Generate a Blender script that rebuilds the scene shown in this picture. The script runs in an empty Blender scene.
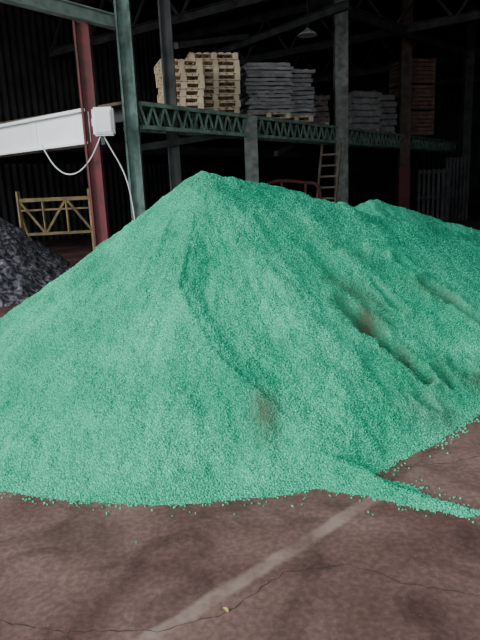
import bpy, bmesh, math, random
import numpy as np
from mathutils import Vector, Matrix, Euler
random.seed(3); RNG=np.random.default_rng(5)
scene=bpy.context.scene
COL=scene.collection

# ------------------------------------------------------------------ materials
def mat(name, c1, c2=None, rough=0.8, scale=4.0, bump=0.0, bscale=30.0, metallic=0.0, contrast=(0.35,0.65), stretch=(1,1,1), spec=0.3, gen='Object'):
    m=bpy.data.materials.new(name); m.use_nodes=True
    nt=m.node_tree; N=nt.nodes; L=nt.links
    b=N['Principled BSDF']; b.inputs['Roughness'].default_value=rough
    b.inputs['Metallic'].default_value=metallic
    b.inputs['Specular IOR Level'].default_value=spec
    tc=N.new('ShaderNodeTexCoord'); mp=N.new('ShaderNodeMapping'); mp.inputs['Scale'].default_value=stretch
    L.new(tc.outputs[gen],mp.inputs['Vector'])
    if c2 is None: c2=tuple(v*0.6 for v in c1)
    n=N.new('ShaderNodeTexNoise'); n.inputs['Scale'].default_value=scale; n.inputs['Detail'].default_value=8
    L.new(mp.outputs[0],n.inputs['Vector'])
    r=N.new('ShaderNodeValToRGB'); r.color_ramp.elements[0].position=contrast[0]; r.color_ramp.elements[1].position=contrast[1]
    r.color_ramp.elements[0].color=(*c1,1); r.color_ramp.elements[1].color=(*c2,1)
    L.new(n.outputs['Fac'],r.inputs[0]); L.new(r.outputs[0],b.inputs['Base Color'])
    if bump>0:
        n2=N.new('ShaderNodeTexNoise'); n2.inputs['Scale'].default_value=bscale; n2.inputs['Detail'].default_value=6
        L.new(mp.outputs[0],n2.inputs['Vector'])
        bp=N.new('ShaderNodeBump'); bp.inputs['Strength'].default_value=bump; bp.inputs['Distance'].default_value=0.02
        L.new(n2.outputs['Fac'],bp.inputs['Height']); L.new(bp.outputs[0],b.inputs['Normal'])
    return m

M_wood=mat('pallet_wood',(0.82,0.66,0.47),(0.58,0.45,0.31),rough=0.85,scale=3,bump=.2)
M_wood_dark=mat('aged_timber',(0.14,0.10,0.08),(0.07,0.05,0.04),scale=5)
M_crate=mat('red_brown_crate',(0.30,0.18,0.14),(0.17,0.10,0.08),scale=4)
M_green=mat('green_paint_steel',(0.17,0.25,0.22),(0.08,0.12,0.10),scale=6,bump=.2)
M_palegreen=mat('pale_green_beam',(0.40,0.48,0.43),(0.22,0.28,0.25),scale=5)
M_lattice=mat('girder_green',(0.27,0.40,0.33),(0.13,0.21,0.17),scale=5)
M_red=mat('red_paint_steel',(0.20,0.05,0.055),(0.10,0.05,0.05),scale=5,bump=.2)
M_grey=mat('weathered_grey_post',(0.30,0.32,0.29),(0.15,0.16,0.15),scale=6,bump=.3)
M_dark=mat('dark_steel',(0.09,0.09,0.09),(0.045,0.045,0.045),scale=3)
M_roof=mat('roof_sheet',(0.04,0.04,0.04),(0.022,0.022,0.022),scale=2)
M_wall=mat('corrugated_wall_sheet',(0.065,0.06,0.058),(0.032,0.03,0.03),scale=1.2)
M_white=mat('white_painted_sheet',(0.92,0.92,0.92),(0.80,0.82,0.82),scale=3,contrast=(.45,.8),rough=.5)
M_cable=mat('white_cable',(0.75,0.77,0.78),(0.6,0.6,0.6))
M_yellow=mat('yellow_paint_steel',(0.34,0.26,0.12),(0.18,0.13,0.07),scale=6)
M_bag=mat('grey_plastic_sheeting',(0.34,0.33,0.33),(0.18,0.175,0.175),scale=5,rough=.45,bump=.5,bscale=12)
M_bagb=mat('brown_sacks',(0.20,0.165,0.15),(0.11,0.09,0.08),scale=5,rough=.7,bump=.5,bscale=12)
M_lamp=mat('enamel_lamp_shade',(0.55,0.57,0.58),(0.4,0.4,0.4),rough=.4)

# ------------------------------------------------------------------ helpers
def obj_from_bm(bm,name,m,parent=None,smooth=False):
    me=bpy.data.meshes.new(name); bm.to_mesh(me); bm.free()
    o=bpy.data.objects.new(name,me); COL.objects.link(o)
    if m: me.materials.append(m)
    if smooth:
        for p in me.polygons: p.use_smooth=True
    if parent: o.parent=parent
    return o
def empty(name,loc=(0,0,0)):
    e=bpy.data.objects.new(name,None); e.empty_display_size=.2; COL.objects.link(e); return e
def bm_box(bm,c,s,rot=None):
    r=bmesh.ops.create_cube(bm,size=1.0)
    mt=Matrix.Translation(Vector(c)) @ (rot.to_4x4() if rot else Matrix.Identity(4)) @ Matrix.Diagonal((*s,1))
    bmesh.ops.transform(bm,matrix=mt,verts=r['verts'])
    return r['verts']
def bm_beam(bm,p,q,w,h,kind='box'):
    p=Vector(p);q=Vector(q); d=(q-p); L=d.length; d.normalize()
    up=Vector((0,0,1)) if abs(d.z)<0.95 else Vector((U[0],U[1],0))
    side=d.cross(up).normalized(); up2=side.cross(d).normalized()
    R=Matrix((side,d,up2)).transposed()
    c=(p+q)/2
    if kind=='box':
        bm_box(bm,c,(w,L,h),R)
    else:
        t=min(w,h)*0.14
        bm_box(bm,c,(t,L,h-2*t),R)
        bm_box(bm,c+up2*(h/2-t/2),(w,L,t),R)
        bm_box(bm,c-up2*(h/2-t/2),(w,L,t),R)
def curve_obj(name,pts,r,m,parent=None):
    cu=bpy.data.curves.new(name,'CURVE'); cu.dimensions='3D'; cu.bevel_depth=r; cu.bevel_resolution=2
    s=cu.splines.new('NURBS'); s.points.add(len(pts)-1)
    for i,p in enumerate(pts): s.points[i].co=(*p,1)
    s.use_endpoint_u=True; s.order_u=3
    o=bpy.data.objects.new(name,cu); COL.objects.link(o); cu.materials.append(m)
    if parent:o.parent=parent
    return o

# building frame: corner of the mezzanine and the two wall directions
U=(0.59,0.807); V=(-0.807,0.59); C0=(-1.75,10.8)
def W(lx,ly,z): return Vector((C0[0]+U[0]*lx+V[0]*ly, C0[1]+U[1]*lx+V[1]*ly, z))
ANG=math.atan2(U[1],U[0])

# ------------------------------------------------------------------ numpy noise
def vnoise(x,y,seed=0):
    rg=np.random.default_rng(seed); T=rg.random((256,256))
    xi=np.floor(x).astype(int); yi=np.floor(y).astype(int)
    fx=x-xi; fy=y-yi; fx=fx*fx*(3-2*fx); fy=fy*fy*(3-2*fy)
    a=T[xi%256,yi%256]; b=T[(xi+1)%256,yi%256]; c=T[xi%256,(yi+1)%256]; d=T[(xi+1)%256,(yi+1)%256]
    return (a*(1-fx)+b*fx)*(1-fy)+(c*(1-fx)+d*fx)*fy-0.5
def fbm(x,y,seed=0,o=4):
    s=0;amp=1
    for i in range(o):
        s=s+amp*vnoise(x*2**i+i*17.3,y*2**i+i*9.1,seed+i); amp*=.5
    return s
def seg_d(x,y,p,q):
    vx,vy=q[0]-p[0],q[1]-p[1]; l2=vx*vx+vy*vy
    t=np.clip(((x-p[0])*vx+(y-p[1])*vy)/l2,0,1)
    dx=x-(p[0]+t*vx); dy=y-(p[1]+t*vy)
    sgn=np.sign(vx*(y-p[1])-vy*(x-p[0]))
    return np.sqrt(dx*dx+dy*dy),t,sgn
def smax(a,b,k=.06):
    h=np.clip(.5+.5*(a-b)/k,0,1); return b*(1-h)+a*h+k*h*(1-h)
def sstep(a,b,x):
    t=np.clip((x-a)/(b-a),0,1); return t*t*(3-2*t)
def foot(H,k=.018):
    return np.where(H>20*k,H,k*np.log1p(np.exp(np.clip(H/k,-30,20))))

SL=0.675
RIDGES=[((-.27,5.4,1.77),(1.1,6.0,1.40)),((1.1,6.0,1.40),(2.6,6.7,.86)),((2.6,6.7,.86),(5.0,7.8,.55)),
        ((1.85,8.0,1.40),(3.6,8.6,.80)),((3.6,8.6,.80),(6.0,9.3,.5))]
CREASE=[(-.27,5.3),(-.36,4.6),(-.42,4.1),(-.17,3.55),(.10,3.35),(.34,3.14),(.72,3.0)]
HOLES=[((.85,4.33),(.98,4.20),.19,.13),((1.04,4.10),(1.28,3.88),.20,.085),((1.70,5.08),(1.85,4.98),.17,.11),((1.95,4.92),(2.15,4.80),.17,.09),((1.19,3.66),(1.24,3.60),.06,.06),
       ((1.62,4.15),(1.72,4.18),.07,.08),((1.2,4.75),(1.28,4.65),.05,.08),((1.45,3.95),(1.5,4.0),.07,.07),((1.5,5.3),(1.6,5.25),.05,.07)]
def pile_raw(x,y):
    wx=x+.08*fbm(x*1.3,y*1.3,40,3); wy=y+.08*fbm(x*1.3,y*1.3,50,3)
    H=None
    for p,q in RIDGES:
        d,t,_=seg_d(wx,wy,p,q)
        z=p[2]+(q[2]-p[2])*t-SL*(np.sqrt(d*d+.05**2)-.02)
        H=z if H is None else smax(H,z,.08)
    for p,q,h0,h1,sl in [((.40,2.98),(.80,2.70),.09,.03,.65),((.80,2.70),(1.05,2.55),.03,.008,.7),((1.05,2.55),(1.6,2.33),.008,.004,.9)]:
        d,t,_=seg_d(wx+.04*fbm(x*9,y*9,66,2),wy+.05*fbm(x*7,y*7,67,2),p,q); z=h0+(h1-h0)*t-sl*d
        H=smax(H,z,.02)
    return H
def pile_h(x,y):
    H=pile_raw(x,y)
    best=np.full(x.shape,9.);side=np.zeros(x.shape);tt=np.zeros(x.shape)
    for i in range(len(CREASE)-1):
        d,t,s=seg_d(x,y,CREASE[i],CREASE[i+1]); m=d<best
        best=np.where(m,d,best); side=np.where(m,s,side); tt=np.where(m,(i+t)/(len(CREASE)-1),tt)
    right=side>0
    ed=best+.05*fbm(x*7,y*7,3,3)
    dep=.10*sstep(-.02,.24,ed)*np.exp(-ed/.8)*sstep(0.03,.3,tt)*(1-.85*sstep(.6,.95,tt))
    H=np.where(right,H-dep,H+.02*np.exp(-best/.12)*sstep(0,.3,tt)*(1-sstep(.6,1,tt)))
    ax,ay=x+.27,y-5.4; r=np.sqrt(ax*ax+ay*ay)+1e-3; th=np.arctan2(ay,ax)
    w=sstep(.2,1.0,r)*sstep(-.05,.12,H)
    H=H+w*(.045*fbm(th*6+ .8*fbm(x*2,y*2,11,2),r*1.1,20,3)+.014*fbm(th*22+fbm(x*3,y*3,12,2),r*2.4,25,2))
    for (p,q,dp,wd) in [((-1.05,4.75),(-1.75,4.15),.05,.09),((-1.25,5.0),(-2.05,4.5),.045,.09),((-.75,4.9),(-1.2,4.2),.03,.08),((-.05,4.9),(.2,4.2),.03,.10),((.5,5.2),(.9,4.5),.03,.12)]:
        d,t,s=seg_d(x+.03*fbm(x*6,y*6,60,2),y+.03*fbm(x*6,y*6,61,2),p,q); H=H-dp*np.exp(-(d/wd)**2)*(1-.4*t)
    q=sstep(-.03,.10,H)
    H=H+.03*fbm(x*2.2,y*2.2,70,4)*q+q*(.022*fbm(x*9,y*9,80,3)+.009*fbm(x*21,y*21,85,2)+.010*fbm(x*38,y*38,90,2))
    for (p,q2,dp,wd) in HOLES:
        d,t,s=seg_d(x+.06*fbm(x*8,y*8,31,3),y+.06*fbm(x*8,y*8,33,3),p,q2)
        g=1-sstep(wd*.5,wd*1.1,d)
        H=H-dp*g+.014*np.exp(-((d-wd*1.35)/(wd*.35))**2)
    return foot(H)

def grid_mesh(name,x0,x1,y0,y1,st,hf,cut,m,fine_attr=None):
    xs=np.arange(x0,x1,st); ys=np.arange(y0,y1,st); X,Y=np.meshgrid(xs,ys)
    H=hf(X,Y); nx,ny=len(xs),len(ys)
    keep=(H>cut)
    idx=np.arange(nx*ny).reshape(ny,nx)
    q=keep[:-1,:-1]|keep[1:,:-1]|keep[:-1,1:]|keep[1:,1:]
    a=idx[:-1,:-1][q];b=idx[:-1,1:][q];c=idx[1:,1:][q];d=idx[1:,:-1][q]
    F=np.stack([a,b,c,d],1)
    used=np.unique(F); rm=np.full(nx*ny,-1); rm[used]=np.arange(len(used)); F=rm[F]
    Z=np.where(keep,H,-.004)
    P=np.stack([X.ravel(),Y.ravel(),Z.ravel()],1)[used]
    me=bpy.data.meshes.new(name); me.vertices.add(len(P)); me.vertices.foreach_set('co',P.astype(np.float32).ravel())
    me.loops.add(F.size); me.loops.foreach_set('vertex_index',F.astype(np.int32).ravel())
    me.polygons.add(len(F)); me.polygons.foreach_set('loop_start',np.arange(0,F.size,4,dtype=np.int32))
    me.update(calc_edges=True); me.validate()
    me.polygons.foreach_set('use_smooth',np.ones(len(me.polygons),dtype=bool))
    me.materials.append(m)
    o=bpy.data.objects.new(name,me); COL.objects.link(o)
    return o,P

# ------------------------------------------------------------------ green granule pile
def green_mat(name,per_instance):
    m=bpy.data.materials.new(name); m.use_nodes=True; nt=m.node_tree;N=nt.nodes;L=nt.links
    b=N['Principled BSDF']; b.inputs['Roughness'].default_value=.7; b.inputs['Specular IOR Level'].default_value=.25
    geo=N.new('ShaderNodeNewGeometry')
    n=N.new('ShaderNodeTexNoise'); n.inputs['Scale'].default_value=2.2; n.inputs['Detail'].default_value=8
    L.new(geo.outputs['Position'],n.inputs['Vector'])
    r=N.new('ShaderNodeValToRGB'); r.color_ramp.elements[0].position=.35;r.color_ramp.elements[1].position=.68
    k=1.0 if per_instance else .68  # bulk colour darkened to paint shade into the gaps between granules
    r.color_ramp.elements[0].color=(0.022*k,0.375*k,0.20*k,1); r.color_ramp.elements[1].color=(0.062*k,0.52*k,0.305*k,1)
    L.new(n.outputs['Fac'],r.inputs[0])
    hsv=N.new('ShaderNodeHueSaturation'); L.new(r.outputs[0],hsv.inputs['Color'])
    if per_instance:
        oi=N.new('ShaderNodeObjectInfo'); src=oi.outputs['Random']
    else:
        v=N.new('ShaderNodeTexVoronoi'); v.inputs['Scale'].default_value=90; L.new(geo.outputs['Position'],v.inputs['Vector'])
        sp=N.new('ShaderNodeSeparateColor'); L.new(v.outputs['Color'],sp.inputs[0]); src=sp.outputs[0]
        bp=N.new('ShaderNodeBump'); bp.inputs['Strength'].default_value=.8; bp.inputs['Distance'].default_value=.008; bp.invert=True
        L.new(v.outputs['Distance'],bp.inputs['Height']); L.new(bp.outputs[0],b.inputs['Normal'])
    mr=N.new('ShaderNodeMapRange'); mr.inputs['To Min'].default_value=.68; mr.inputs['To Max'].default_value=1.32
    L.new(src,mr.inputs['Value']); L.new(mr.outputs[0],hsv.inputs['Value'])
    at=N.new('ShaderNodeAttribute'); at.attribute_name='stain_shade'
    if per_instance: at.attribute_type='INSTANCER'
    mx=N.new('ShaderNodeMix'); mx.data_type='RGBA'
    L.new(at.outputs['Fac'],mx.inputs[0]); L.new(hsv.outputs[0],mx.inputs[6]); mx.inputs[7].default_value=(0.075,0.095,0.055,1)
    L.new(mx.outputs[2],b.inputs['Base Color'])
    return m
MG=green_mat('green_granules_bulk',False); MGi=green_mat('green_granule',True)
pile_parent=empty('green_granule_pile')
pile,P=grid_mesh('heap',-5.2,6.5,2.1,10.5,.0155,pile_h,.006,MG)
pile.parent=pile_parent
def stain_shade_f(x,y):  # brown stains, plus shade painted into the hollows as dark patches
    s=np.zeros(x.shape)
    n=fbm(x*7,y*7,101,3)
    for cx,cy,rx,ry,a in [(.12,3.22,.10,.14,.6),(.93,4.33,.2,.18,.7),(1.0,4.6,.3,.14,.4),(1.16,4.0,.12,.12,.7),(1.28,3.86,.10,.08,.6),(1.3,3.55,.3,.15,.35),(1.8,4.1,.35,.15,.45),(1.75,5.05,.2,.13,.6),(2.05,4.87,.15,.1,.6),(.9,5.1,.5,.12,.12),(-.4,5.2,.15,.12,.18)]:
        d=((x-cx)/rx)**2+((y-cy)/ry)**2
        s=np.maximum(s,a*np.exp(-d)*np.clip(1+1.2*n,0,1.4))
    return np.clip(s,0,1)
st=stain_shade_f(P[:,0],P[:,1])
at=pile.data.attributes.new('stain_shade','FLOAT','POINT'); at.data.foreach_set('value',st.astype(np.float32))
dens=np.clip((7.0-P[:,1])/3.0,0.1,1)*sstep(-3.2,-2.6,P[:,0])*7600
at=pile.data.attributes.new('dens','FLOAT','POINT'); at.data.foreach_set('value',dens.astype(np.float32))

def grain_group(from_points):
    g=bpy.data.node_groups.new('scatter_granules','GeometryNodeTree')
    g.interface.new_socket('Geometry',in_out='INPUT',socket_type='NodeSocketGeometry')
    g.interface.new_socket('Geometry',in_out='OUTPUT',socket_type='NodeSocketGeometry')
    N=g.nodes;L=g.links; gi=N.new('NodeGroupInput'); go=N.new('NodeGroupOutput')
    ico=N.new('GeometryNodeMeshIcoSphere'); ico.inputs['Radius'].default_value=.0056; ico.inputs['Subdivisions'].default_value=1
    sm=N.new('GeometryNodeSetMaterial'); sm.inputs['Material'].default_value=MGi; L.new(ico.outputs[0],sm.inputs[0])
    ip=N.new('GeometryNodeInstanceOnPoints'); L.new(sm.outputs[0],ip.inputs['Instance'])
    rs=N.new('FunctionNodeRandomValue'); rs.data_type='FLOAT_VECTOR'; rs.inputs[0].default_value=(.45,.45,.4); rs.inputs[1].default_value=(1.5,1.45,1.2)
    L.new(rs.outputs[0],ip.inputs['Scale'])
    rr=N.new('FunctionNodeRandomValue'); rr.data_type='FLOAT_VECTOR'; rr.inputs[1].default_value=(6.28,6.28,6.28); rr.inputs['Seed'].default_value=3
    L.new(rr.outputs[0],ip.inputs['Rotation'])
    j=N.new('GeometryNodeJoinGeometry')
    if from_points:
        mp=N.new('GeometryNodeMeshToPoints'); L.new(gi.outputs[0],mp.inputs[0]); L.new(mp.outputs[0],ip.inputs['Points'])
        L.new(ip.outputs[0],go.inputs[0])
    else:
        na=N.new('GeometryNodeInputNamedAttribute'); na.inputs['Name'].default_value='dens'
        dp=N.new('GeometryNodeDistributePointsOnFaces'); L.new(gi.outputs[0],dp.inputs['Mesh']); L.new(na.outputs[0],dp.inputs['Density'])
        L.new(dp.outputs['Points'],ip.inputs['Points'])
        L.new(gi.outputs[0],j.inputs[0]); L.new(ip.outputs[0],j.inputs[0]); L.new(j.outputs[0],go.inputs[0])
    return g
md=pile.modifiers.new('granules','NODES'); md.node_group=grain_group(False)
n=110000
gx=RNG.uniform(-3,3.2,n); gy=RNG.uniform(1.6,4.6,n)
hr=pile_raw(gx,gy); dist=np.clip(-hr/SL,0,9)
pr=np.where(hr<0.02,0.6*np.exp(-dist/.035)+.0025*np.exp(-dist/.2),0)*(1+1.4*fbm(gx*4,gy*4,7,2))
k=RNG.random(n)<pr
sp=np.stack([gx[k],gy[k],np.full(k.sum(),.003)],1)
me=bpy.data.meshes.new('spilled_granules'); me.vertices.add(len(sp)); me.vertices.foreach_set('co',sp.astype(np.float32).ravel()); me.update()
so=bpy.data.objects.new('spilled_granules',me); COL.objects.link(so); so.parent=pile_parent
so.modifiers.new('granules','NODES').node_group=grain_group(True)

# ------------------------------------------------------------------ dark gravel pile (left, behind)
M_gravel=mat('dark_gravel',(0.035,0.03,0.04),(0.24,0.23,0.26),scale=16,bump=1.0,bscale=26,rough=.8,contrast=(.42,.62))
def gravel_h(x,y):
    d=np.sqrt((x+5.35)**2+(y-10.3)**2)
    h=2.18-.84*np.sqrt(d*d+.1)
    d2=np.sqrt((x+7.5)**2+(y-10.2)**2); h=smax(h,1.5-.6*d2,.2)
    h=h+sstep(-.1,.3,h)*(.14*fbm(x*2.0,y*2.0,200,4)+.15*fbm(x*8,y*8,210,3))
    return foot(h)
gv,_=grid_mesh('dark_gravel_pile',-10,-2.7,7.2,14.3,.03,gravel_h,.01,M_gravel)

# ------------------------------------------------------------------ floor
def floor_mat():
    m=bpy.data.materials.new('stained_concrete'); m.use_nodes=True; nt=m.node_tree;N=nt.nodes;L=nt.links
    b=N['Principled BSDF']; tc=N.new('ShaderNodeTexCoord')
    def noise(s,d=6,dis=0):
        n=N.new('ShaderNodeTexNoise'); n.inputs['Scale'].default_value=s;n.inputs['Detail'].default_value=d; n.inputs['Distortion'].default_value=dis
        L.new(tc.outputs['Object'],n.inputs['Vector']); return n
    def ramp(src,p0,c0,p1,c1):
        r=N.new('ShaderNodeValToRGB'); r.color_ramp.elements[0].position=p0;r.color_ramp.elements[1].position=p1
        r.color_ramp.elements[0].color=(*c0,1);r.color_ramp.elements[1].color=(*c1,1); L.new(src,r.inputs[0]); return r
    def mix(f,a,bb,bt='MIX'):
        x=N.new('ShaderNodeMix'); x.data_type='RGBA'; x.blend_type=bt
        if isinstance(f,float): x.inputs[0].default_value=f
        else: L.new(f,x.inputs[0])
        for s,i in((a,6),(bb,7)):
            if isinstance(s,tuple): x.inputs[i].default_value=(*s,1)
            else: L.new(s,x.inputs[i])
        return x.outputs[2]
    base=ramp(noise(1.1,9,.6).outputs['Fac'],.36,(0.10,0.052,0.044),.66,(0.21,0.128,0.110)).outputs[0]
    sp=ramp(noise(38,4).outputs['Fac'],.4,(.80,.80,.80),.7,(1.24,1.22,1.22)).outputs[0]
    col=mix(1.0,base,sp,'MULTIPLY')
    blot=ramp(noise(2.6,9,1.2).outputs['Fac'],.48,(1,1,1),.66,(.58,.56,.56)).outputs[0]
    col=mix(1.0,col,blot,'MULTIPLY')
    dust=ramp(noise(90,3).outputs['Fac'],.66,(0,0,0),.72,(1,1,1)).outputs[0]
    dm=N.new('ShaderNodeMath');dm.operation='MULTIPLY';dm.inputs[1].default_value=.35;L.new(dust,dm.inputs[0])
    col=mix(dm.outputs[0],col,(0.30,0.22,0.195))
    se=N.new('ShaderNodeSeparateXYZ'); L.new(tc.outputs['Object'],se.inputs[0])
    def M(op,a,bv):
        x=N.new('ShaderNodeMath');x.operation=op
        for i,s in enumerate((a,bv)):
            if s is None: continue
            if isinstance(s,(int,float)): x.inputs[i].default_value=s
            else: L.new(s,x.inputs[i])
        return x.outputs[0]
    p=(-.24,1.93);q=(.62,2.67); dx,dy=q[0]-p[0],q[1]-p[1]; l=math.hypot(dx,dy); nx,ny=-dy/l,dx/l
    dd=M('ADD',M('ADD',M('MULTIPLY',se.outputs[0],nx),M('MULTIPLY',se.outputs[1],ny)),-(p[0]*nx+p[1]*ny))
    dd=M('ADD',dd,M('MULTIPLY',M('SUBTRACT',noise(5,3).outputs['Fac'],.5),.05))
    ab=M('ABSOLUTE',dd,None)
    mr=N.new('ShaderNodeMapRange'); mr.inputs['From Min'].default_value=.022;mr.inputs['From Max'].default_value=.045;mr.inputs['To Min'].default_value=1;mr.inputs['To Max'].default_value=0
    L.new(ab,mr.inputs['Value'])
    wear=ramp(noise(6,6).outputs['Fac'],.38,(.15,.15,.15),.62,(.65,.65,.65)).outputs[0]
    fx=N.new('ShaderNodeMapRange'); fx.inputs['From Min'].default_value=.65; fx.inputs['From Max'].default_value=1.0; fx.inputs['To Min'].default_value=1; fx.inputs['To Max'].default_value=.15
    L.new(se.outputs[0],fx.inputs['Value'])
    f=M('MULTIPLY',M('MULTIPLY',mr.outputs[0],wear),fx.outputs[0])
    col=mix(f,col,(0.34,0.25,0.21))
    L.new(col,b.inputs['Base Color'])
    L.new(ramp(noise(1.7,6,.4).outputs['Fac'],.35,(.55,.55,.55),.6,(.85,.85,.85)).outputs[0],b.inputs['Roughness'])
    b.inputs['Specular IOR Level'].default_value=.2
    bp=N.new('ShaderNodeBump');bp.inputs['Strength'].default_value=.4;bp.inputs['Distance'].default_value=.006
    L.new(noise(22,8).outputs['Fac'],bp.inputs['Height']);L.new(bp.outputs[0],b.inputs['Normal'])
    return m
bm=bmesh.new(); bm_box(bm,(4,8,-.1),(70,70,.2)); floor=obj_from_bm(bm,'floor',floor_mat())
M_crack=mat('crack_dirt',(0.03,0.019,0.016),(0.05,0.034,0.03))
def crack(pts,w,seed):
    rg=random.Random(seed); out=[]
    for i in range(len(pts)-1):
        p,q=pts[i],pts[i+1]; L=math.hypot(q[0]-p[0],q[1]-p[1]); n=max(3,int(L/.03))
        for k in range(n):
            t=k/n; out.append((p[0]+(q[0]-p[0])*t+rg.uniform(-.009,.009),p[1]+(q[1]-p[1])*t+rg.uniform(-.009,.009)))
    out.append(pts[-1]); vs=[]
    for i,p in enumerate(out):
        a=out[max(0,i-1)];b=out[min(len(out)-1,i+1)]; dx,dy=b[0]-a[0],b[1]-a[1]; l=math.hypot(dx,dy)+1e-6
        ww=w*rg.uniform(.3,1.2)/2
        vs.append(((p[0]-dy/l*ww,p[1]+dx/l*ww),(p[0]+dy/l*ww,p[1]-dx/l*ww)))
    return vs
bm=bmesh.new()
for pts,w,sd in [([(-1.2,1.98),(-.7,1.86),(-.35,1.84),(-.1,1.92),(.13,2.14),(.42,2.18),(.62,2.05),(1.2,1.85)],.004,1),
                 ([(-.7,1.86),(-.6,1.70),(-.4,1.6)],.0035,2),([(.72,3.0),(1.2,3.05),(1.9,3.3)],.006,6)]:
    vs=crack(pts,w,sd); prev=None
    for a,b in vs:
        cur=(bm.verts.new((*a,.0008)),bm.verts.new((*b,.0008)))
        if prev: bm.faces.new((prev[0],prev[1],cur[1],cur[0]))
        prev=cur
ck=obj_from_bm(bm,'floor_cracks',M_crack,floor)
M_leaf=mat('dry_leaf',(0.45,0.40,0.10),(0.35,0.28,0.08))
bm=bmesh.new(); ol=[(0,-.018),(.008,-.008),(.010,.003),(.005,.014),(0,.02),(-.006,.013),(-.010,.002),(-.007,-.009)]
c=bm.verts.new((0,0,.001)); vv=[bm.verts.new((x,y,.002+abs(x)*.5)) for x,y in ol]
for i in range(8): bm.faces.new((c,vv[i],vv[(i+1)%8]))
lf=obj_from_bm(bm,'fallen_leaf',M_leaf); lf.location=(-.105,1.93,.002); lf.rotation_euler=(0,0,.6)

# ------------------------------------------------------------------ shell
def corrugated(name,p,q,z0,z1,m,per=.28,amp=.035):
    L=math.hypot(q[0]-p[0],q[1]-p[1]); n=int(L/per*6); dx,dy=(q[0]-p[0])/L,(q[1]-p[1])/L
    bm=bmesh.new(); prev=None
    for i in range(n+1):
        s=L*i/n; o=amp*math.sin(s/per*2*math.pi)
        x=p[0]+dx*s-dy*o; y=p[1]+dy*s+dx*o
        cur=(bm.verts.new((x,y,z0)),bm.verts.new((x,y,z1)))
        if prev: bm.faces.new((prev[0],cur[0],cur[1],prev[1]))
        prev=cur
    return obj_from_bm(bm,name,m)
RZ=8.0
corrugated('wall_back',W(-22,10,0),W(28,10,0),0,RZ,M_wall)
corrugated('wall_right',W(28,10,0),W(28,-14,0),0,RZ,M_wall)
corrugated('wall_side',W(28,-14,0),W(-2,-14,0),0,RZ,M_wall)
bm=bmesh.new()
R3=Matrix.Rotation(ANG,3,'Z')
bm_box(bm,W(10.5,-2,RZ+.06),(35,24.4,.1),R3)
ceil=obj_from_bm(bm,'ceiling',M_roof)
bm=bmesh.new()
for i in range(12): 
    ly=-13+i*2.1; bm_beam(bm,W(-6.9,ly,RZ-.1),W(27.5,ly,RZ-.1),.1,.18)
for lx in (-6,0,6,12,18,24):
    bm_beam(bm,W(lx,-13.8,RZ-.35),W(lx,9.8,RZ-.35),.2,.3,'I')
    bm_beam(bm,W(lx,-13.8,RZ-1.7),W(lx,9.8,RZ-1.7),.18,.25,'I')
    for k in range(12):
        a=-13.8+k*1.96
        bm_beam(bm,W(lx,a,RZ-1.7),W(lx,a+.98,RZ-.4),.08,.08); bm_beam(bm,W(lx,a+.98,RZ-.4),W(lx,a+1.96,RZ-1.7),.08,.08)
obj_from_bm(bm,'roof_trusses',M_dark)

# ------------------------------------------------------------------ mezzanine
mz=empty('storage_mezzanine')
DK=3.17
bm=bmesh.new()
for i in range(66):
    lx=.15+i*.3; bm_box(bm,W(lx,4,DK-.025),(.28,8,.05),R3)
obj_from_bm(bm,'deck_planks',M_wood_dark,mz)
bm=bmesh.new()
for i in range(17): bm_beam(bm,W(.3+i*1.2,.1,DK-.18),W(.3+i*1.2,8,DK-.18),.10,.25,'I')
for ly in (4,7.8): bm_beam(bm,W(0,ly,DK-.48),W(20,ly,DK-.48),.15,.3,'I')
obj_from_bm(bm,'joists',M_dark,mz)
def lattice(bm,p,q,h,n):
    p=Vector(p);q=Vector(q); z=Vector((0,0,h))
    bm_beam(bm,p,q,.10,.07); bm_beam(bm,p-z,q-z,.10,.07)
    for i in range(n):
        a=p.lerp(q,i/n);b=p.lerp(q,(i+.5)/n);c=p.lerp(q,(i+1)/n)
        bm_beam(bm,a,b-z,.03,.035);bm_beam(bm,b-z,c,.03,.035)
bm=bmesh.new()
lattice(bm,W(0.15,-.05,DK-.06),W(19.8,-.05,DK-.06),.40,60)
lattice(bm,W(0.15,.35,DK-.06),W(19.8,.35,DK-.06),.40,60)
obj_from_bm(bm,'lattice_girder',M_lattice,mz)
bm=bmesh.new()
bm_beam(bm,W(.1,.1,2.35),W(4.6,.1,2.95),.09,.12); bm_beam(bm,W(4.9,.1,2.35),W(8.6,1.5,2.9),.09,.12)
bm_beam(bm,W(0,2.2,2.55),W(19,2.2,2.55),.14,.2,'I')
obj_from_bm(bm,'braces',M_dark,mz)

def column(lx=None,ly=None,xy=None,z1=3.2,w=.3,m=M_grey,kind='I',extra=None,name='steel_column'):
    p=W(lx,ly,0) if xy is None else Vector((*xy,0))
    bm=bmesh.new(); t=.035
    if kind=='I':
        bm_box(bm,p+Vector((0,0,z1/2)),(w,t,z1),Matrix.Rotation(0,3,'Z'))
        for s in(-1,1): bm_box(bm,p+Vector((s*w/2,0,z1/2)),(t,w*.8,z1))
    else:
        bm_box(bm,p+Vector((0,0,z1/2)),(w,w*.9,z1))
        bm_box(bm,p+Vector((0,0,z1-.1)),(w*1.15,w*1.05,.05))
    bm_box(bm,p+Vector((0,0,.015)),(w*1.5,w*1.5,.03))
    o=obj_from_bm(bm,name,m)
    return o
column(xy=(-2.42,10.5),z1=4.38,w=.22,m=M_red)
column(xy=(-1.76,10.75),z1=7.7,w=.22,m=M_green)
column(xy=(-1.17,12.0),z1=7.9,w=.2,m=M_dark)
column(xy=(.42,13.7),z1=3.12,w=.3,m=M_grey,kind='b',name='timber_post')
column(xy=(3.12,17.3),z1=7.9,w=.36,m=M_grey,kind='b',name='timber_post')
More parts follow.
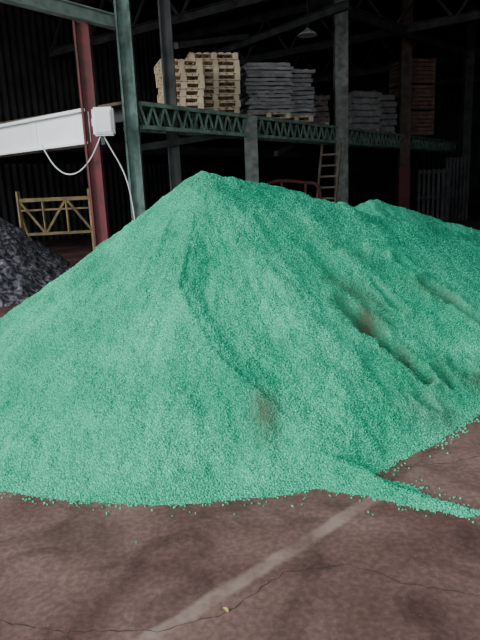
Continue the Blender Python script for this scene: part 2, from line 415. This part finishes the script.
c5=column(xy=(6.1,21.4),z1=7.9,w=.36,m=M_wood_dark,kind='b',name='timber_post')
bm=bmesh.new(); bm_box(bm,(6.1,21.4,1.0),(.40,.36,2.0)); obj_from_bm(bm,'red_guard',M_red,c5)
column(xy=(9.3,24.0),z1=7.9,w=.34,m=M_dark,kind='b',name='timber_post')
bm=bmesh.new(); bm_beam(bm,W(-7,.2,4.45),W(0,.2,4.45),.16,.22,'I'); obj_from_bm(bm,'eaves_beam',M_palegreen)
bm=bmesh.new(); bm_beam(bm,(-1.3,21.2,5.75),(2.95,15.2,5.75),.14,.2,'I'); bm_beam(bm,(-1.1,13.2,4.55),(.5,15.9,5.3),.12,.12)
bm_beam(bm,(3.1,17.3,6.2),(9.3,24,6.2),.2,.3,'I'); bm_beam(bm,(6.1,21.4,6.6),(11,18.5,6.6),.2,.3,'I')
obj_from_bm(bm,'tie_beams',M_dark)

bm=bmesh.new()
bm_beam(bm,(-2.35,10.59,2.71),(-8.2,15.55,2.71),.30,.50)
cv=obj_from_bm(bm,'white_conveyor_housing',M_white)
bm=bmesh.new()
bm_beam(bm,(-2.4,10.6,2.99),(-8.2,15.5,2.99),.42,.05); bm_beam(bm,(-2.4,10.6,2.45),(-8.2,15.5,2.45),.42,.04)
for t in (.25,.5,.75): 
    p=Vector((-2.15,10.42,2.71)).lerp(Vector((-8.2,15.55,2.71)),t); bm_beam(bm,p-Vector((.06,-.05,0)),p+Vector((.06,-.05,0)),.33,.56)
obj_from_bm(bm,'rim',M_white,cv)
bm=bmesh.new(); vs=bm_box(bm,(-2.15,10.28,2.76),(.36,.16,.46)); bmesh.ops.bevel(bm,geom=bm.edges[:],offset=.03,segments=2,affect='EDGES')
bm_box(bm,(-2.15,10.19,2.76),(.26,.02,.34)); bm_box(bm,(-2.3,10.4,2.76),(.12,.2,.12))
jb=obj_from_bm(bm,'junction_box',M_white)
curve_obj('hanging_cable',[(-3.5,11.1,2.5),(-3.35,11.0,2.2),(-3.1,10.8,1.97),(-2.85,10.6,1.92),(-2.6,10.45,2.02),(-2.35,10.35,2.3),(-2.22,10.3,2.56)],.012,M_cable)
curve_obj('hanging_cable',[(-2.18,10.3,2.54),(-2.1,10.35,2.35),(-1.95,10.4,2.05),(-1.86,10.45,1.75),(-1.82,10.5,1.4),(-1.80,10.55,.9),(-1.8,10.55,.02)],.013,M_cable)

# ------------------------------------------------------------------ pallets
def pallet_bm(bm,c,ang,w=1.15,d=1.0):
    R=Matrix.Rotation(ang,3,'Z'); c=Vector(c)
    def b(x,y,z,sx,sy,sz): bm_box(bm,c+R@Vector((x,y,z)),(sx,sy,sz),R)
    for y in(-d/2+.05,0,d/2-.05):
        b(0,y,.0125,w,.1,.02)
        for x in(-w/2+.06,0,w/2-.06): b(x,y,.062,.12,.1,.08)
        b(0,y,.112,w,.1,.02)
    n=7
    for i in range(n):
        x=-w/2+.05+i*(w-.1)/(n-1); b(x,0,.132,.095,d,.02)
def pallet_stack(x,y,z,n,ang,w,d):
    rg=random.Random(int(x*100)+n)
    bm=bmesh.new()
    for i in range(n):
        pallet_bm(bm,(x+rg.uniform(-.03,.03),y+rg.uniform(-.03,.03),z+i*.1435),ang+rg.uniform(-.05,.05)+(math.pi if i%2 else 0),w,d)
    return obj_from_bm(bm,'pallet_stack',M_wood)
pallet_stack(-1.06,13.05,DK,7,.25,.86,.85)
pallet_stack(-.40,14.05,DK,9,.2,1.08,1.0)

def sheet_stack(name,x,y,z,n,ang,w,d,h,m,over=.1,pal=True):
    rg=random.Random(int(x*77)); e=empty(name)
    bm=bmesh.new(); z0=z
    if pal:
        pallet_bm(bm,(x,y,z),ang,w*.95,d*.95); obj_from_bm(bm,'base_pallet',M_wood,e); bm=bmesh.new(); z0=z+.145
    R=Matrix.Rotation(ang,3,'Z'); lh=h/n
    for i in range(n):
        s=1+rg.uniform(-over,over)
        r=bmesh.ops.create_grid(bm,x_segments=14,y_segments=6,size=.5)
        top=r['verts']
        ww,dd=w*s,d*(1+rg.uniform(-over,over)); ox,oy=rg.uniform(-.04,.04),rg.uniform(-.04,.04)
        for v in top:
            gx,gy=v.co.x,v.co.y; edge=max(abs(gx),abs(gy))*2
            sag=.35*lh*max(0,edge-.75)/.25
            v.co=Vector((x,y,z0+(i+1)*lh-sag+rg.uniform(-.12,.12)*lh))+R@Vector((gx*ww+ox,gy*dd+oy,0))
        geo=bmesh.ops.extrude_face_region(bm,geom=list({f for v in top for f in v.link_faces}))
        nv=[g for g in geo['geom'] if isinstance(g,bmesh.types.BMVert)]
        for v in nv:
            v.co.z-=lh*.8
    obj_from_bm(bm,'layers',m,e)
    return e
sheet_stack('grey_sheeting_stack',.80,15.2,DK,13,.25,1.15,1.0,1.15,M_bag)
sheet_stack('grey_sheeting_stack',1.62,16.2,DK,11,.15,.95,1.0,1.15,M_bag)
sheet_stack('brown_sack_stack',2.35,17.7,DK,5,.2,.8,.8,.75,M_bagb,.06)
sheet_stack('grey_bag_stack',4.35,20.6,DK,6,.3,1.0,1.0,1.2,M_bag,.05)
sheet_stack('grey_bag_stack',5.25,21.9,DK,6,.3,.95,1.0,1.25,M_bag,.05)
bm=bmesh.new(); R=Matrix.Rotation(.3,3,'Z')
for k in range(3):
    z=DK+k*.9
    for i in range(6):
        zz=z+.07+i*.14
        for s in(-1,1):
            bm_box(bm,Vector((6.75,22.8,zz))+R@Vector((0,s*.55,0)),(1.2,.03,.11),R); bm_box(bm,Vector((6.75,22.8,zz))+R@Vector((s*.6,0,0)),(.03,1.1,.11),R)
    for sx in(-1,1):
        for sy in(-1,1): bm_box(bm,Vector((6.75,22.8,z+.43))+R@Vector((sx*.57,sy*.52,0)),(.08,.08,.86),R)
    bm_box(bm,Vector((6.75,22.8,z+.02)),(1.15,1.05,.03),R)
obj_from_bm(bm,'slatted_crate_stack',M_crate)

bm=bmesh.new(); b0=Vector((2.35,15.9,0)); t0=Vector((2.75,16.7,2.65)); sd=Vector((.24,-.10,0))
for s in(-1,1): bm_beam(bm,b0+sd*s,t0+sd*s,.05,.08)
for i in range(1,9):
    p=b0.lerp(t0,i/9); bm_beam(bm,p-sd,p+sd,.05,.05)
M_ladder=mat('ladder_timber',(0.34,0.27,0.21),(0.20,0.15,0.11)); obj_from_bm(bm,'wooden_ladder',M_ladder)
e=empty('red_steel_barrier')
curve_obj('top_rail',[(.55,15,0),(.55,15,1.2),(.7,15,1.62),(1.2,15,1.72),(1.8,15,1.62),(2.1,15,1.6),(2.2,15,1.3),(2.2,15,0)],.045,M_red,e)
bm=bmesh.new(); bm_box(bm,(1.4,15,1.1),(1.7,.05,.08)); bm_box(bm,(1.4,15,.5),(1.7,.05,.08)); bm_box(bm,(1.2,15,.85),(.06,.06,1.7)); bm_box(bm,(1.8,15,.82),(.06,.06,1.62)); obj_from_bm(bm,'rails',M_red,e)

bm=bmesh.new()
A=Vector((-4.78,13.1,0)); B=Vector((-3.25,13.3,0))
def at_(t,z): p=A.lerp(B,t); return Vector((p.x,p.y,z))
bm_beam(bm,at_(-.02,1.5),at_(1.02,1.5),.06,.08); bm_beam(bm,at_(0,.75),at_(1,.75),.05,.06); bm_beam(bm,at_(0,1.28),at_(1,1.28),.04,.04)
for t in(0,1): bm_beam(bm,at_(t,0),at_(t,1.7),.06,.07)
for t in(.33,.66): bm_beam(bm,at_(t,.75),at_(t,1.5),.04,.04)
for a,b in((0,.33),(.66,.33),(.66,1)): bm_beam(bm,at_(a,1.5),at_(b,.75),.04,.05)
for t in(0,1): bm_beam(bm,at_(t,1.3),at_(t,0)+Vector((.1,.5,0)),.05,.05)
obj_from_bm(bm,'yellow_steel_trestle',M_yellow)

e=empty('pendant_lamp'); bm=bmesh.new(); prof=[(.03,.18),(.05,.15),(.10,.12),(.2,.06),(.26,0),(.25,0),(.18,.05),(.05,.1)]
rings=[]
for r,z in prof: rings.append([bm.verts.new((2.04+r*math.cos(a*math.pi/12),16+r*math.sin(a*math.pi/12),5.28+z)) for a in range(24)])
for i in range(len(rings)-1):
    for k in range(24): bm.faces.new((rings[i][k],rings[i][(k+1)%24],rings[i+1][(k+1)%24],rings[i+1][k]))
obj_from_bm(bm,'shade',M_lamp,e,True)
bm=bmesh.new(); bm_box(bm,(2.04,16,6.7),(.02,.02,2.6)); obj_from_bm(bm,'stem',M_dark,e)

bm=bmesh.new()
for x,y,w,h in((6.9,20.5,1.0,1.9),(8.2,21.8,.8,2.3)):
    for i in range(7): bm_box(bm,(x-w/2+i*w/6,y,h/2),(.09,.05,h))
    for z in(.2,h/2,h-.1): bm_box(bm,(x,y+.05,z),(w+.1,.05,.1))
obj_from_bm(bm,'timber_panels',M_dark)

# ------------------------------------------------------------------ light
w=bpy.data.worlds.new('overcast_sky'); scene.world=w; w.use_nodes=True
bg=w.node_tree.nodes['Background']; bg.inputs[0].default_value=(0.84,0.94,1.0,1); bg.inputs[1].default_value=1.9
s=bpy.data.lights.new('overcast_sun','SUN'); s.energy=4.2; s.angle=math.radians(30); s.color=(0.95,0.98,1.0)
so_=bpy.data.objects.new('overcast_sun',s); COL.objects.link(so_)
dr=Vector((.80,.50,-.37)).normalized(); so_.rotation_euler=dr.to_track_quat('-Z','Y').to_euler()

# ------------------------------------------------------------------ camera
cam=bpy.data.cameras.new('camera'); co=bpy.data.objects.new('camera',cam); COL.objects.link(co)
cam.sensor_fit='VERTICAL'; cam.sensor_height=36; cam.lens=578/640*36; cam.clip_end=200
th=math.radians(13); rl=math.radians(2.5)
f=Vector((0,math.cos(th),-math.sin(th))); u0=Vector((0,math.sin(th),math.cos(th))); r0=Vector((1,0,0))
r=math.cos(rl)*r0-math.sin(rl)*u0; u=math.sin(rl)*r0+math.cos(rl)*u0
M4=Matrix((r,u,-f)).transposed().to_4x4(); M4.translation=Vector((0,0,1.6)); co.matrix_world=M4
scene.camera=co
